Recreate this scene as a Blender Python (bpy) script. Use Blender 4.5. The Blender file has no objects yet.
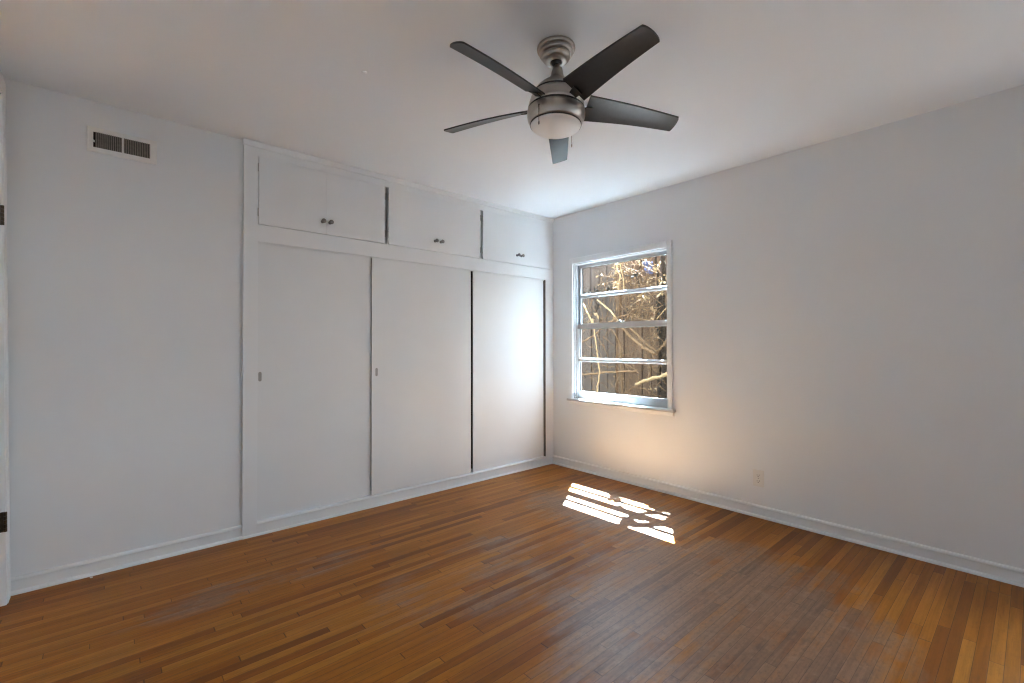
import bpy, bmesh, math, random
from mathutils import Vector, Matrix

# ------------------------------------------------------------------ camera
SC = bpy.context.scene
COL = SC.collection

cam_data = bpy.data.cameras.new('camera')
cam = bpy.data.objects.new('camera', cam_data)
COL.objects.link(cam)
YAW, PITCH, ROLL = 0.850174, 0.0101354, -0.0016641
_fw = Vector((math.cos(PITCH) * math.cos(YAW), math.cos(PITCH) * math.sin(YAW), math.sin(PITCH)))
_rt = Vector((math.sin(YAW), -math.cos(YAW), 0.0))
_up = _rt.cross(_fw)
_r2 = _rt * math.cos(ROLL) + _up * math.sin(ROLL)
_u2 = -_rt * math.sin(ROLL) + _up * math.cos(ROLL)
m = Matrix(((_r2.x, _u2.x, -_fw.x, -3.34575),
            (_r2.y, _u2.y, -_fw.y, -3.20405),
            (_r2.z, _u2.z, -_fw.z, 1.1685),
            (0, 0, 0, 1)))
cam.matrix_world = m
cam_data.sensor_width = 36.0
cam_data.sensor_fit = 'HORIZONTAL'
cam_data.lens = 36.0 * 459.419 / 1024.0
cam_data.clip_start = 0.02
SC.camera = cam

# ------------------------------------------------------------------ sky, sun, daylight
SUN_STRENGTH = 490.0
SKY_STRENGTH = 16.0
world = bpy.data.worlds.new('sky')
SC.world = world
world.use_nodes = True
wn = world.node_tree
for n in list(wn.nodes):
    wn.nodes.remove(n)
w_out = wn.nodes.new('ShaderNodeOutputWorld')
w_bg = wn.nodes.new('ShaderNodeBackground')
w_ramp = wn.nodes.new('ShaderNodeValToRGB')
w_tc = wn.nodes.new('ShaderNodeTexCoord')
w_sep = wn.nodes.new('ShaderNodeSeparateXYZ')
wn.links.new(w_tc.outputs['Generated'], w_sep.inputs[0])
wn.links.new(w_sep.outputs['Z'], w_ramp.inputs[0])
cr = w_ramp.color_ramp
cr.elements[0].position = 0.0
cr.elements[0].color = (0.85, 0.92, 1.0, 1)
cr.elements[1].position = 0.9
cr.elements[1].color = (0.55, 0.74, 1.0, 1)
wn.links.new(w_ramp.outputs[0], w_bg.inputs['Color'])
w_bg.inputs['Strength'].default_value = SKY_STRENGTH
wn.links.new(w_bg.outputs[0], w_out.inputs[0])

sun_data = bpy.data.lights.new('sun', 'SUN')
sun_data.energy = SUN_STRENGTH
sun_data.angle = math.radians(0.35)
sun_data.color = (0.63, 0.82, 0.98)
sun = bpy.data.objects.new('sun', sun_data)
COL.objects.link(sun)
SUN_DIR = Vector((-0.488, -0.305, -1.0)).normalized()
sun.rotation_euler = SUN_DIR.to_track_quat('-Z', 'Y').to_euler()
sun.location = (4, 3, 8)


def portal(name, loc, rot, sx, sy):
    d = bpy.data.lights.new(name, 'AREA')
    d.shape = 'RECTANGLE'
    d.size, d.size_y = sx, sy
    d.cycles.is_portal = True
    o = bpy.data.objects.new(name, d)
    o.location, o.rotation_euler = loc, rot
    COL.objects.link(o)
    return o


# window_1 and, beside the camera, an added unseen window supplying fill light
W2 = dict(y0=-4.45, y1=-3.26, z0=0.5, z1=2.15)
portal('daylight_window_1', (0.15, -0.785, 1.32), (0, math.radians(90), 0), 1.34, 0.98)
portal('daylight_added_window', (0.15, (W2['y0'] + W2['y1']) / 2, (W2['z0'] + W2['z1']) / 2),
       (0, math.radians(90), 0), W2['z1'] - W2['z0'], W2['y1'] - W2['y0'])

SC.view_settings.view_transform = 'Standard'
SC.view_settings.look = 'None'
SC.view_settings.gamma = 1.0
SC.view_settings.use_curve_mapping = False
SC.view_settings.exposure = 0.36
SC.cycles.max_bounces = 12
SC.cycles.diffuse_bounces = 8
SC.cycles.glossy_bounces = 4
SC.cycles.transparent_max_bounces = 12
SC.cycles.sample_clamp_indirect = 0.0
SC.cycles.use_denoising = True
SC.cycles.filter_width = 1.2


# ------------------------------------------------------------------ materials
class NT:
    def __init__(self, name):
        self.m = bpy.data.materials.new(name)
        self.m.use_nodes = True
        self.t = self.m.node_tree
        for n in list(self.t.nodes):
            self.t.nodes.remove(n)
        self.out = self.n('OutputMaterial')
        self.b = self.n('BsdfPrincipled')
        self.l(self.b.outputs[0], self.out.inputs['Surface'])
        self.tc = self.n('TexCoord')

    def n(self, kind, **kw):
        o = self.t.nodes.new('ShaderNode' + kind)
        for k, v in kw.items():
            setattr(o, k, v)
        return o

    def l(self, a, b):
        self.t.links.new(a, b)

    def inp(self, sock, v):
        if isinstance(v, (int, float, tuple)):
            sock.default_value = v
        else:
            self.l(v, sock)

    def math(self, op, a, b=0.0, c=0.0):
        o = self.n('Math', operation=op)
        self.inp(o.inputs[0], a)
        self.inp(o.inputs[1], b)
        self.inp(o.inputs[2], c)
        return o.outputs[0]

    def mix(self, f, a, b, mode='MIX'):
        o = self.n('Mix', data_type='RGBA', blend_type=mode)
        self.inp(o.inputs[0], f)
        self.inp(o.inputs[6], a if not isinstance(a, tuple) else (*a[:3], 1))
        self.inp(o.inputs[7], b if not isinstance(b, tuple) else (*b[:3], 1))
        return o.outputs[2]

    def noise(self, vec, scale, detail=3, rough=0.55):
        o = self.n('TexNoise')
        if vec is not None:
            self.l(vec, o.inputs['Vector'])
        o.inputs['Scale'].default_value = scale
        o.inputs['Detail'].default_value = detail
        o.inputs['Roughness'].default_value = rough
        return o.outputs['Fac']

    def rng(self, v, a, b, c=0.0, d=1.0, smooth=False):
        o = self.n('MapRange')
        if smooth:
            o.interpolation_type = 'SMOOTHSTEP'
        self.inp(o.inputs[0], v)
        for i, x in enumerate((a, b, c, d)):
            o.inputs[1 + i].default_value = x
        return o.outputs[0]

    def bump(self, h, strength=0.2, dist=0.002):
        o = self.n('Bump')
        o.inputs['Strength'].default_value = strength
        o.inputs['Distance'].default_value = dist
        self.l(h, o.inputs['Height'])
        self.l(o.outputs[0], self.b.inputs['Normal'])

    def vec(self, x, y, z):
        o = self.n('CombineXYZ')
        for i, v in enumerate((x, y, z)):
            self.inp(o.inputs[i], v)
        return o.outputs[0]


def paint(name, col, rough=0.5, mottle=0.03, bump=0.12, bscale=90):
    t = NT(name)
    P = t.tc.outputs['Object']
    n1 = t.noise(P, 1.7, 4)
    t.l(t.mix(t.rng(n1, 0.3, 0.7), tuple(c * (1 - mottle) for c in col), col), t.b.inputs['Base Color'])
    t.b.inputs['Roughness'].default_value = rough
    t.b.inputs['Specular IOR Level'].default_value = 0.35
    h = t.noise(P, bscale, 3)
    t.bump(h, bump, 0.001)
    return t.m


def metal(name, col, rough=0.3, brushed=True):
    t = NT(name)
    t.b.inputs['Metallic'].default_value = 1.0
    P = t.tc.outputs['Object']
    sep = t.n('SeparateXYZ')
    t.l(P, sep.inputs[0])
    v = t.vec(0.0, 0.0, sep.outputs['Z'])
    n = t.noise(v, 900, 2)
    t.l(t.mix(n, tuple(c * 0.85 for c in col), col), t.b.inputs['Base Color'])
    t.l(t.rng(n, 0.2, 0.8, rough * 0.85, rough * 1.2), t.b.inputs['Roughness'])
    return t.m


def plain(name, col, rough=0.5, metallic=0.0, var=0.1, scale=20, spec=0.5):
    t = NT(name)
    n = t.noise(t.tc.outputs['Object'], scale, 3)
    t.l(t.mix(t.rng(n, 0.3, 0.7), tuple(c * (1 - var) for c in col), col), t.b.inputs['Base Color'])
    t.b.inputs['Roughness'].default_value = rough
    t.b.inputs['Metallic'].default_value = metallic
    t.b.inputs['Specular IOR Level'].default_value = spec
    return t.m


def glass_mat():
    t = NT('window_glass')
    t.t.nodes.remove(t.b)
    tr = t.n('BsdfTransparent')
    tr.inputs[0].default_value = (0.97, 0.985, 0.98, 1)
    gl = t.n('BsdfGlossy')
    gl.inputs['Roughness'].default_value = 0.02
    lw = t.n('LayerWeight')
    mx = t.n('MixShader')
    t.l(t.math('ADD', t.math('MULTIPLY', t.math('POWER', lw.outputs['Facing'], 5.0), 0.9), 0.035), mx.inputs[0])
    t.l(tr.outputs[0], mx.inputs[1])
    t.l(gl.outputs[0], mx.inputs[2])
    t.l(mx.outputs[0], t.out.inputs['Surface'])
    return t.m


def oak_floor():
    t = NT('oak_strip_floor')
    P = t.tc.outputs['Object']
    sep = t.n('SeparateXYZ')
    t.l(P, sep.inputs[0])
    X, Y = sep.outputs['X'], sep.outputs['Y']
    W = 0.0390
    yr = t.math('DIVIDE', Y, W)
    row = t.math('FLOOR', yr)
    fy = t.math('FRACT', yr)
    wr = t.n('TexWhiteNoise', noise_dimensions='1D')
    t.l(row, wr.inputs['W'])
    xr = t.math('ADD', t.math('DIVIDE', X, t.rng(wr.outputs['Value'], 0, 1, 0.62, 1.25)), t.math('MULTIPLY', wr.outputs['Value'], 37.7))
    colm = t.math('FLOOR', xr)
    fx = t.math('FRACT', xr)
    ident = t.vec(row, colm, 3.7)
    wid = t.n('TexWhiteNoise', noise_dimensions='3D')
    t.l(ident, wid.inputs['Vector'])
    R = wid.outputs['Value']
    ramp = t.n('ValToRGB')
    t.l(R, ramp.inputs[0])
    e = ramp.color_ramp.elements
    e[0].position, e[0].color = 0.0, (0.190, 0.058, 0.009, 1)
    e[1].position, e[1].color = 1.0, (0.470, 0.185, 0.026, 1)
    for p, c in ((0.10, (0.270, 0.086, 0.011, 1)), (0.35, (0.365, 0.125, 0.013, 1)), (0.7, (0.415, 0.150, 0.017, 1))):
        k = e.new(p)
        k.color = c
    # grain: stretched along the strip, different for every strip
    off = t.math('MULTIPLY', R, 53.0)
    gv = t.vec(t.math('ADD', t.math('MULTIPLY', X, 2.2), off), t.math('MULTIPLY', Y, 55.0), off)
    g = t.noise(gv, 1.0, 5, 0.65)
    gv2 = t.vec(t.math('ADD', t.math('MULTIPLY', X, 7.0), off), t.math('MULTIPLY', Y, 190.0), off)
    g2 = t.noise(gv2, 1.0, 3, 0.6)
    c = t.mix(t.rng(g, 0.35, 0.75, 0.0, 0.55), ramp.outputs[0], (0.125, 0.044, 0.008), 'MIX')
    c = t.mix(t.rng(g2, 0.55, 0.8, 0.0, 0.35), c, (0.11, 0.045, 0.02))
    # worn finish: a walked-on patch in the middle of the room and a pale track along the left wall
    def blob(cx, cy, rx, ry):
        a = t.math('POWER', t.math('DIVIDE', t.math('SUBTRACT', X, cx), rx), 2.0)
        b = t.math('POWER', t.math('DIVIDE', t.math('SUBTRACT', Y, cy), ry), 2.0)
        return t.rng(t.math('ADD', a, b), 0.25, 1.35, 1.0, 0.0, True)
    w1 = blob(-1.35, -2.25, 0.95, 0.75)
    w2 = blob(-1.75, -1.35, 0.95, 0.50)
    w3 = blob(-2.75, -0.66, 0.85, 0.15)
    w4 = blob(-0.66, -1.2, 0.55, 0.75)  # wear around the sun patch, strengthened to neutralise its bounced light
    wm = t.math('MAXIMUM', t.math('MAXIMUM', t.math('MULTIPLY', w1, 0.86), t.math('MULTIPLY', w2, 0.38)), t.math('MAXIMUM', t.math('MULTIPLY', w3, 0.42), t.math('MULTIPLY', w4, 0.75)))
    nz = t.noise(P, 3.2, 5, 0.6)
    nz2 = t.noise(t.vec(t.math('MULTIPLY', X, 3.0), t.math('MULTIPLY', Y, 14.0), off), 1.0, 4, 0.6)
    wn_ = t.math('ADD', t.rng(nz, 0.25, 0.7, -0.35, 0.35), t.rng(nz2, 0.3, 0.7, -0.25, 0.25))
    wear = t.rng(t.math('ADD', wm, t.math('MULTIPLY', wn_, t.rng(wm, 0.0, 0.4, 0.15, 1.0))), 0.25, 1.0, 0.0, 0.9, True)
    worn = t.mix(t.rng(g, 0.3, 0.7), (0.255, 0.138, 0.080), (0.100, 0.050, 0.029))
    worn = t.mix(t.rng(R, 0.0, 1.0, 0.0, 0.45), worn, (0.30, 0.175, 0.105))
    c = t.mix(wear, c, worn)
    # dark scuffs
    sc = t.noise(t.vec(t.math('MULTIPLY', X, 5.0), t.math('MULTIPLY', Y, 9.0), 7.0), 1.0, 4, 0.7)
    c = t.mix(t.math('MULTIPLY', t.rng(sc, 0.57, 0.72, 0.0, 0.65), t.rng(wear, 0.0, 0.6, 0.15, 1.0)), c, (0.06, 0.036, 0.028))
    # fine scratches and rubbed spots in the worn finish
    f1 = t.noise(t.vec(t.math('MULTIPLY', X, 38.0), t.math('MULTIPLY', Y, 70.0), 1.0), 1.0, 5, 0.7)
    f2 = t.noise(P, 13.0, 5, 0.7)
    f3 = t.noise(t.vec(t.math('ADD', t.math('MULTIPLY', X, 9.0), t.math('MULTIPLY', Y, 4.0)), t.math('MULTIPLY', Y, 60.0), 4.0), 1.0, 4, 0.65)
    c = t.mix(t.math('MULTIPLY', t.rng(f1, 0.50, 0.72, 0.0, 0.55), t.rng(wear, 0.0, 0.7, 0.35, 1.0)), c, (0.060, 0.034, 0.022))
    c = t.mix(t.math('MULTIPLY', t.rng(f2, 0.54, 0.72, 0.0, 0.40), t.rng(wear, 0.15, 0.7, 0.0, 1.0)), c, (0.35, 0.225, 0.150))
    c = t.mix(t.rng(f3, 0.56, 0.74, 0.0, 0.30), c, (0.10, 0.042, 0.014))
    # seams
    ey = t.math('MINIMUM', fy, t.math('SUBTRACT', 1.0, fy))
    ex = t.math('MULTIPLY', t.math('MINIMUM', fx, t.math('SUBTRACT', 1.0, fx)), 15.0)
    seam_y = t.rng(ey, 0.012, 0.034, 1.0, 0.0)
    seam_x = t.rng(ex, 0.012, 0.045, 1.0, 0.0)
    wr2 = t.n('TexWhiteNoise', noise_dimensions='1D')
    t.l(t.math('ADD', row, 0.5), wr2.inputs['W'])
    seam = t.math('MAXIMUM', t.math('MULTIPLY', seam_y, 0.95), seam_x)
    c = t.mix(t.math('MULTIPLY', seam, 0.72), c, (0.045, 0.020, 0.010))
    t.l(c, t.b.inputs['Base Color'])
    rgh = t.math('ADD', t.rng(g, 0.2, 0.8, 0.27, 0.36), t.math('MULTIPLY', wear, 0.10))
    t.l(rgh, t.b.inputs['Roughness'])
    t.l(t.rng(wear, 0.0, 0.8, 0.13, 0.50), t.b.inputs['Specular IOR Level'])
    h = t.math('SUBTRACT', t.math('MULTIPLY', g2, 0.15), seam)
    t.bump(h, 0.25, 0.0012)
    return t.m


def weathered(name, ca, cb, sy=1.0):
    """old timber, grain running up the boards (object z)"""
    t = NT(name)
    sep = t.n('SeparateXYZ')
    t.l(t.tc.outputs['Object'], sep.inputs[0])
    X, Y, Z = sep.outputs
    oi = t.n('ObjectInfo')
    r = oi.outputs['Random']
    v = t.vec(t.math('MULTIPLY', Y, 60.0), t.math('MULTIPLY', X, 60.0), t.math('ADD', t.math('MULTIPLY', Z, 3.0), t.math('MULTIPLY', r, 50.0)))
    g = t.noise(v, 1.0, 5, 0.65)
    c = t.mix(t.rng(g, 0.3, 0.7), ca, cb)
    c = t.mix(t.math('MULTIPLY', r, 0.45), c, tuple(0.55 * x for x in ca))
    t.l(c, t.b.inputs['Base Color'])
    t.b.inputs['Roughness'].default_value = 0.9
    t.b.inputs['Specular IOR Level'].default_value = 0.04
    t.bump(g, 0.6, 0.004)
    return t.m


M = {}
M['wall'] = paint('wall_paint', (0.75, 0.775, 0.795), 0.6, 0.025, 0.10)
M['ceiling'] = paint('ceiling_paint', (0.75, 0.785, 0.82), 0.75, 0.02, 0.18, 60)
M['trim'] = paint('trim_paint', (0.77, 0.795, 0.81), 0.32, 0.02, 0.05, 40)
M['closet'] = paint('closet_paint', (0.775, 0.80, 0.815), 0.38, 0.02, 0.06, 50)
M['sash'] = paint('old_sash_paint', (0.50, 0.505, 0.51), 0.4, 0.06, 0.08, 40)
M['sash_outer'] = plain('darkened_outer_sash', (0.07, 0.066, 0.06), 0.85, 0.0, 0.4, 40, spec=0.04)  # dark so that the sunlit outer half bounces less light onto the ceiling
M['panel'] = paint('door_panel_paint', (0.755, 0.778, 0.79), 0.42, 0.04, 0.08, 30)
M['floor'] = oak_floor()
M['glass'] = glass_mat()
M['nickel'] = metal('brushed_nickel', (0.49, 0.46, 0.43), 0.30)
M['nickel_dark'] = plain('dark_seam_metal', (0.03, 0.028, 0.026), 0.5)
M['blade'] = plain('black_fan_blade', (0.024, 0.025, 0.027), 0.33, 0.0, 0.25, 60)
M['bowl'] = plain('frosted_white_glass', (0.78, 0.78, 0.77), 0.35, 0.0, 0.02)
M['knob'] = plain('pewter_knob', (0.23, 0.225, 0.22), 0.32, 0.9, 0.1)
M['chain'] = plain('ball_chain', (0.20, 0.17, 0.15), 0.4, 0.8)
M['hinge'] = plain('aged_brass_hinge', (0.10, 0.075, 0.05), 0.5, 0.7, 0.5, 60)
M['hinge_painted'] = plain('painted_hinge', (0.50, 0.50, 0.49), 0.45, 0.0, 0.25, 60)
M['dark'] = plain('shade_black', (0.02, 0.018, 0.017), 0.9)  # near-black colour stands in for the unlit insides of closet and vent
M['dark_backing'] = plain('dusty_duct', (0.10, 0.085, 0.075), 0.8)
M['louvre'] = plain('dusty_louvre', (0.33, 0.29, 0.26), 0.55, 0.0, 0.3, 80)
M['vent'] = plain('vent_enamel', (0.80, 0.80, 0.78), 0.4, 0.0, 0.03)
M['plate'] = plain('outlet_plastic', (0.74, 0.735, 0.71), 0.35, 0.0, 0.03)
M['slot'] = plain('outlet_slot', (0.05, 0.05, 0.05), 0.6)
M['pull'] = plain('recessed_pull_metal', (0.36, 0.35, 0.33), 0.4, 0.6)
M['channel'] = plain('sash_channel', (0.10, 0.10, 0.11), 0.5)
M['chip'] = plain('white_paint_chip', (0.85, 0.84, 0.82), 0.6)
M['stucco'] = paint('stucco', (0.17, 0.155, 0.13), 0.9, 0.08, 0.6, 60)
M['outer_sill'] = plain('darkened_outer_sill', (0.10, 0.095, 0.09), 0.8, 0.0, 0.4, 30, spec=0.04)  # darkened so that the sunlit sill throws less light indoors
M['jamb_dark'] = plain('dark_jamb_strip', (0.20, 0.18, 0.16), 0.8, 0.0, 0.3, 20)
M['soil'] = plain('dry_soil', (0.016, 0.011, 0.008), 0.95, 0.0, 0.5, 12, spec=0.04)
M['fence'] = weathered('brown_fence_wood', (0.0820, 0.0470, 0.0290), (0.0200, 0.0105, 0.0062))
M['fence_old'] = weathered('greyed_fence_wood', (0.062, 0.0430, 0.0340), (0.0180, 0.0120, 0.0090))
M['fence_grey'] = weathered('grey_fence_wood', (0.06, 0.047, 0.042), (0.03, 0.023, 0.02))
M['bark'] = plain('vine_bark', (0.125, 0.070, 0.036), 0.85, 0.0, 0.55, 45, spec=0.04)
M['bark_dark'] = plain('dark_vine_bark', (0.020, 0.0125, 0.008), 0.9, 0.0, 0.5, 45, spec=0.04)
M['bark_pale'] = plain('pale_cut_wood', (0.24, 0.150, 0.075), 0.8, 0.0, 0.35, 45, spec=0.04)
M['leaf_dry'] = plain('dry_leaf', (0.21, 0.135, 0.072), 0.8, 0.0, 0.45, 30, spec=0.04)
M['leaf_dark'] = plain('dark_leaf', (0.008, 0.0075, 0.006), 0.7, 0.0, 0.4, 30, spec=0.04)
M['slate_blue'] = plain('slate_blue_sheet', (0.06, 0.062, 0.105), 0.8, 0.0, 0.3, 20, spec=0.04)


# ------------------------------------------------------------------ mesh helpers
def box(bm, x0, x1, y0, y1, z0, z1):
    vs = [bm.verts.new(p) for p in ((x0, y0, z0), (x1, y0, z0), (x1, y1, z0), (x0, y1, z0),
                                    (x0, y0, z1), (x1, y0, z1), (x1, y1, z1), (x0, y1, z1))]
    for f in ((3, 2, 1, 0), (4, 5, 6, 7), (0, 1, 5, 4), (1, 2, 6, 5), (2, 3, 7, 6), (3, 0, 4, 7)):
        bm.faces.new([vs[i] for i in f])


def lathe(bm, prof, seg=48, cx=0, cy=0, cap=True):
    rings = []
    for r, z in prof:
        if r < 1e-5:
            rings.append([bm.verts.new((cx, cy, z))])
        else:
            rings.append([bm.verts.new((cx + r * math.cos(2 * math.pi * i / seg), cy + r * math.sin(2 * math.pi * i / seg), z)) for i in range(seg)])
    for a, b in zip(rings, rings[1:]):
        for i in range(seg):
            j = (i + 1) % seg
            if len(a) == 1 and len(b) == 1:
                continue
            if len(a) == 1:
                bm.faces.new((a[0], b[j], b[i]))
            elif len(b) == 1:
                bm.faces.new((a[i], a[j], b[0]))
            else:
                bm.faces.new((a[i], a[j], b[j], b[i]))
    if cap:
        if len(rings[0]) > 1:
            bm.faces.new(rings[0])
        if len(rings[-1]) > 1:
            bm.faces.new(rings[-1])


def tube(bm, pts, radii, seg=8, cap=True):
    pts = [Vector(p) for p in pts]
    if isinstance(radii, (int, float)):
        radii = [radii] * len(pts)
    rings = []
    for i, p in enumerate(pts):
        d = (pts[min(i + 1, len(pts) - 1)] - pts[max(i - 1, 0)]).normalized()
        a = Vector((0, 0, 1)) if abs(d.z) < 0.9 else Vector((1, 0, 0))
        u = d.cross(a).normalized()
        v = d.cross(u).normalized()
        rings.append([bm.verts.new(p + (u * math.cos(2 * math.pi * k / seg) + v * math.sin(2 * math.pi * k / seg)) * radii[i]) for k in range(seg)])
    for a, b in zip(rings, rings[1:]):
        for k in range(seg):
            j = (k + 1) % seg
            bm.faces.new((a[k], a[j], b[j], b[k]))
    if cap:
        bm.faces.new(rings[0])
        bm.faces.new(rings[-1])


def prism(bm, prof, axis, a, b, place):
    """closed profile [(u,v)..] swept from a to b; place(t,u,v)->xyz"""
    r0 = [bm.verts.new(place(a, u, v)) for u, v in prof]
    r1 = [bm.verts.new(place(b, u, v)) for u, v in prof]
    n = len(prof)
    for i in range(n):
        j = (i + 1) % n
        bm.faces.new((r0[i], r0[j], r1[j], r1[i]))
    bm.faces.new(r0)
    bm.faces.new(r1)


def smooth_path(pts, n=5):
    """Catmull-Rom through the points"""
    P = [Vector(p) for p in pts]
    P = [P[0] * 2 - P[1]] + P + [P[-1] * 2 - P[-2]]
    out = []
    for i in range(1, len(P) - 2):
        for k in range(n):
            t = k / n
            a, b, c, d = P[i - 1], P[i], P[i + 1], P[i + 2]
            out.append(0.5 * ((2 * b) + (c - a) * t + (2 * a - 5 * b + 4 * c - d) * t * t + (3 * b - a - 3 * c + d) * t ** 3))
    out.append(P[-2])
    return out


def link(name, bm, mat, parent=None, smooth=False, bevel=0.0, loc=None, segs=2):
    bmesh.ops.recalc_face_normals(bm, faces=bm.faces[:])
    me = bpy.data.meshes.new(name)
    if smooth:
        for f in bm.faces:
            f.smooth = True
    bm.to_mesh(me)
    bm.free()
    mats = mat if isinstance(mat, (list, tuple)) else [mat]
    for k in mats:
        me.materials.append(M[k])
    o = bpy.data.objects.new(name, me)
    COL.objects.link(o)
    if parent:
        o.parent = parent
    if loc:
        o.location = loc
    if bevel:
        b = o.modifiers.new('bevel', 'BEVEL')
        b.width, b.segments, b.limit_method = bevel, segs, 'ANGLE'
        b.angle_limit = math.radians(40)
    return o


def boxes(name, lst, mat, parent=None, bevel=0.0):
    bm = bmesh.new()
    for b in lst:
        box(bm, *b)
    return link(name, bm, mat, parent, bevel=bevel)


def empty(name, loc=(0, 0, 0)):
    o = bpy.data.objects.new(name, None)
    o.location = loc
    o.empty_display_size = 0.1
    COL.objects.link(o)
    return o


def at_base(o):
    """keep children where they were modelled in room coordinates although the parent sits at the thing's base"""
    for ch in o.children:
        ch.matrix_parent_inverse = Matrix.Translation(-Vector(o.location))


def tag(o, label, cat, group=None, kind=None):
    o['label'] = label
    o['category'] = cat
    if group:
        o['group'] = group
    if kind:
        o['kind'] = kind
    return o


def struct(o, label=None):
    o['kind'] = 'structure'
    if label:
        o['label'] = label
    return o


# ------------------------------------------------------------------ room shell
XL, YF, H = -3.725, -4.6, 2.44           # left wall, wall behind the camera, ceiling height
T = 0.14
CX0 = -2.73                               # outer edge of the closet's left casing
# window opening in wall_right
WY0, WY1, WZ0, WZ1 = -1.282, -0.286, 0.655, 1.957
# doorway in wall_left
DY0, DY1, DZ = -0.93, -0.104, 2.33

struct(boxes('floor', [(XL - 0.14, 0.0, YF, 0.0, -0.12, 0.0)], 'floor'), 'worn orange oak strip floor')
struct(boxes('ceiling', [(XL - 0.14, 0.14, YF - 0.14, 0.75, H, H + 0.14)], 'ceiling'), 'flat white painted ceiling')
struct(boxes('wall_back', [(XL - T, CX0 + 0.03, 0.0, T, -0.12, H)], 'wall'), 'pale grey painted wall beside the closet')
struct(boxes('wall_right', [(0, 0.10, YF - T, W2['y0'], -0.12, H), (0, 0.10, W2['y1'], WY0, -0.12, H), (0, 0.10, WY1, 0.75, -0.12, H),
                            (0, 0.10, W2['y0'], W2['y1'], -0.12, W2['z0']), (0, 0.10, W2['y0'], W2['y1'], W2['z1'], H),
                            (0, 0.10, WY0, WY1, -0.12, WZ0), (0, 0.10, WY0, WY1, WZ1, H)], 'wall'), 'pale grey painted wall with the window')
struct(boxes('wall_left', [(XL - T, XL, YF - T, DY0, -0.12, H), (XL - T, XL, DY1 + 0.005, 0, -0.12, H),
                           (XL - T, XL, DY0, DY1, DZ, H)], 'wall'), 'wall with the doorway')
struct(boxes('wall_front', [(XL - T, 0.10, YF - T, YF, -0.12, H)], 'wall'), 'wall behind the camera')

# baseboards with shoe moulding (one profile swept along each wall)
BASE = [(0, 0), (0.024, 0), (0.0235, 0.006), (0.021, 0.011), (0.017, 0.0145), (0.012, 0.016),
        (0.0105, 0.018), (0.0105, 0.060), (0.0135, 0.063), (0.0145, 0.068), (0.0135, 0.073), (0.010, 0.078), (0, 0.081)]


def baseboard(name, axis, a, b, sgn, off):
    bm = bmesh.new()
    if axis == 'x':
        prism(bm, BASE, axis, a, b, lambda t, u, v: (t, off + sgn * u, v))
    else:
        prism(bm, BASE, axis, a, b, lambda t, u, v: (off + sgn * u, t, v))
    return struct(link(name, bm, 'trim'))


baseboard('baseboard_back', 'x', XL, CX0, -1, 0.0)
baseboard('baseboard_right', 'y', YF, -0.021, -1, 0.0)
baseboard('baseboard_left', 'y', YF, DY0 - 0.085, 1, XL)
baseboard('baseboard_front', 'x', XL, 0, 1, YF)

# ------------------------------------------------------------------ door frame on the left wall
d1 = struct(empty('door_1', (XL, -0.52, 0)), 'white painted door frame at the left edge')
CW = 0.068
bm = bmesh.new()
for (ya, yb, za, zb) in ((DY1 - 0.006, DY1 - 0.006 + CW, 0, DZ + CW), (DY0 + 0.006 - CW, DY0 + 0.006, 0, DZ + CW),
                         (DY0 + 0.006, DY1 - 0.006, DZ - 0.006, DZ + CW)):
    box(bm, XL - 0.03, XL + 0.018, ya, yb, za, zb)
link('casing', bm, 'trim', d1, bevel=0.003)
boxes('jamb', [(XL - T, XL + 0.014, DY1 - 0.018, DY1, 0, DZ), (XL - T, XL + 0.014, DY0, DY0 + 0.018, 0, DZ),
               (XL - T, XL + 0.014, DY0, DY1, DZ - 0.018, DZ),
               (XL - T, XL - 0.045, DY1 - 0.030, DY1 - 0.018, 0, DZ - 0.018)], 'trim', d1, bevel=0.0015)
for zc in (0.378, 1.765):
    bm = bmesh.new()
    yj = DY1 - 0.018
    box(bm, XL - 0.024, XL + 0.012, yj - 0.003, yj, zc - 0.045, zc + 0.045)
    for k in range(5):
        lathe(bm, [(0.006, zc - 0.045 + k * 0.018 + 0.0008), (0.006, zc - 0.045 + (k + 1) * 0.018 - 0.0008)], 12, XL + 0.013, yj - 0.004)
    for zz in (-0.028, 0.0, 0.028):
        box(bm, XL - 0.010, XL - 0.002, yj - 0.0045, yj - 0.003, zc + zz - 0.004, zc + zz + 0.004)
    h = link('hinge', bm, 'hinge', d1)
    h['label'] = 'dark aged hinge'
at_base(d1)
d1.location.x = XL + 0.025
d1.rotation_euler = (0, -0.0130, 0)      # frame tilted to imitate the slant that lens distortion gives its edge
# small hall seen through the doorway from a step aside
HX = XL - T
struct(boxes('wall_hall', [(-5.1, -5.0, -1.6, 0.7, -0.12, H), (-5.0, HX, 0.6, 0.7, -0.12, H), (-5.0, HX, -1.6, -1.5, -0.12, H),
                           (HX - 0.10, HX, T, 0.23, -0.12, H), (HX - 0.10, HX, 0.47, 0.60, -0.12, H),
                           (HX - 0.10, HX, 0.23, 0.47, -0.12, 0.15), (HX - 0.10, HX, 0.23, 0.47, 2.30, H)], 'wall'), 'white hall wall beyond the doorway')
struct(boxes('floor_hall', [(-5.0, XL - 0.14, -1.5, 0.6, -0.12, -0.0005)], 'floor'), 'hall floor beyond the doorway')
struct(boxes('ceiling_hall', [(-5.1, XL - 0.14, -1.6, 0.7, H, H + 0.14)], 'ceiling'), 'hall ceiling beyond the doorway')
w3 = struct(empty('added_hall_window', (HX - 0.05, 0.33, 0.15)), 'added narrow tall hall window for fill daylight through the doorway')  # unseen window added so that daylight spills in through the doorway
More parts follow.
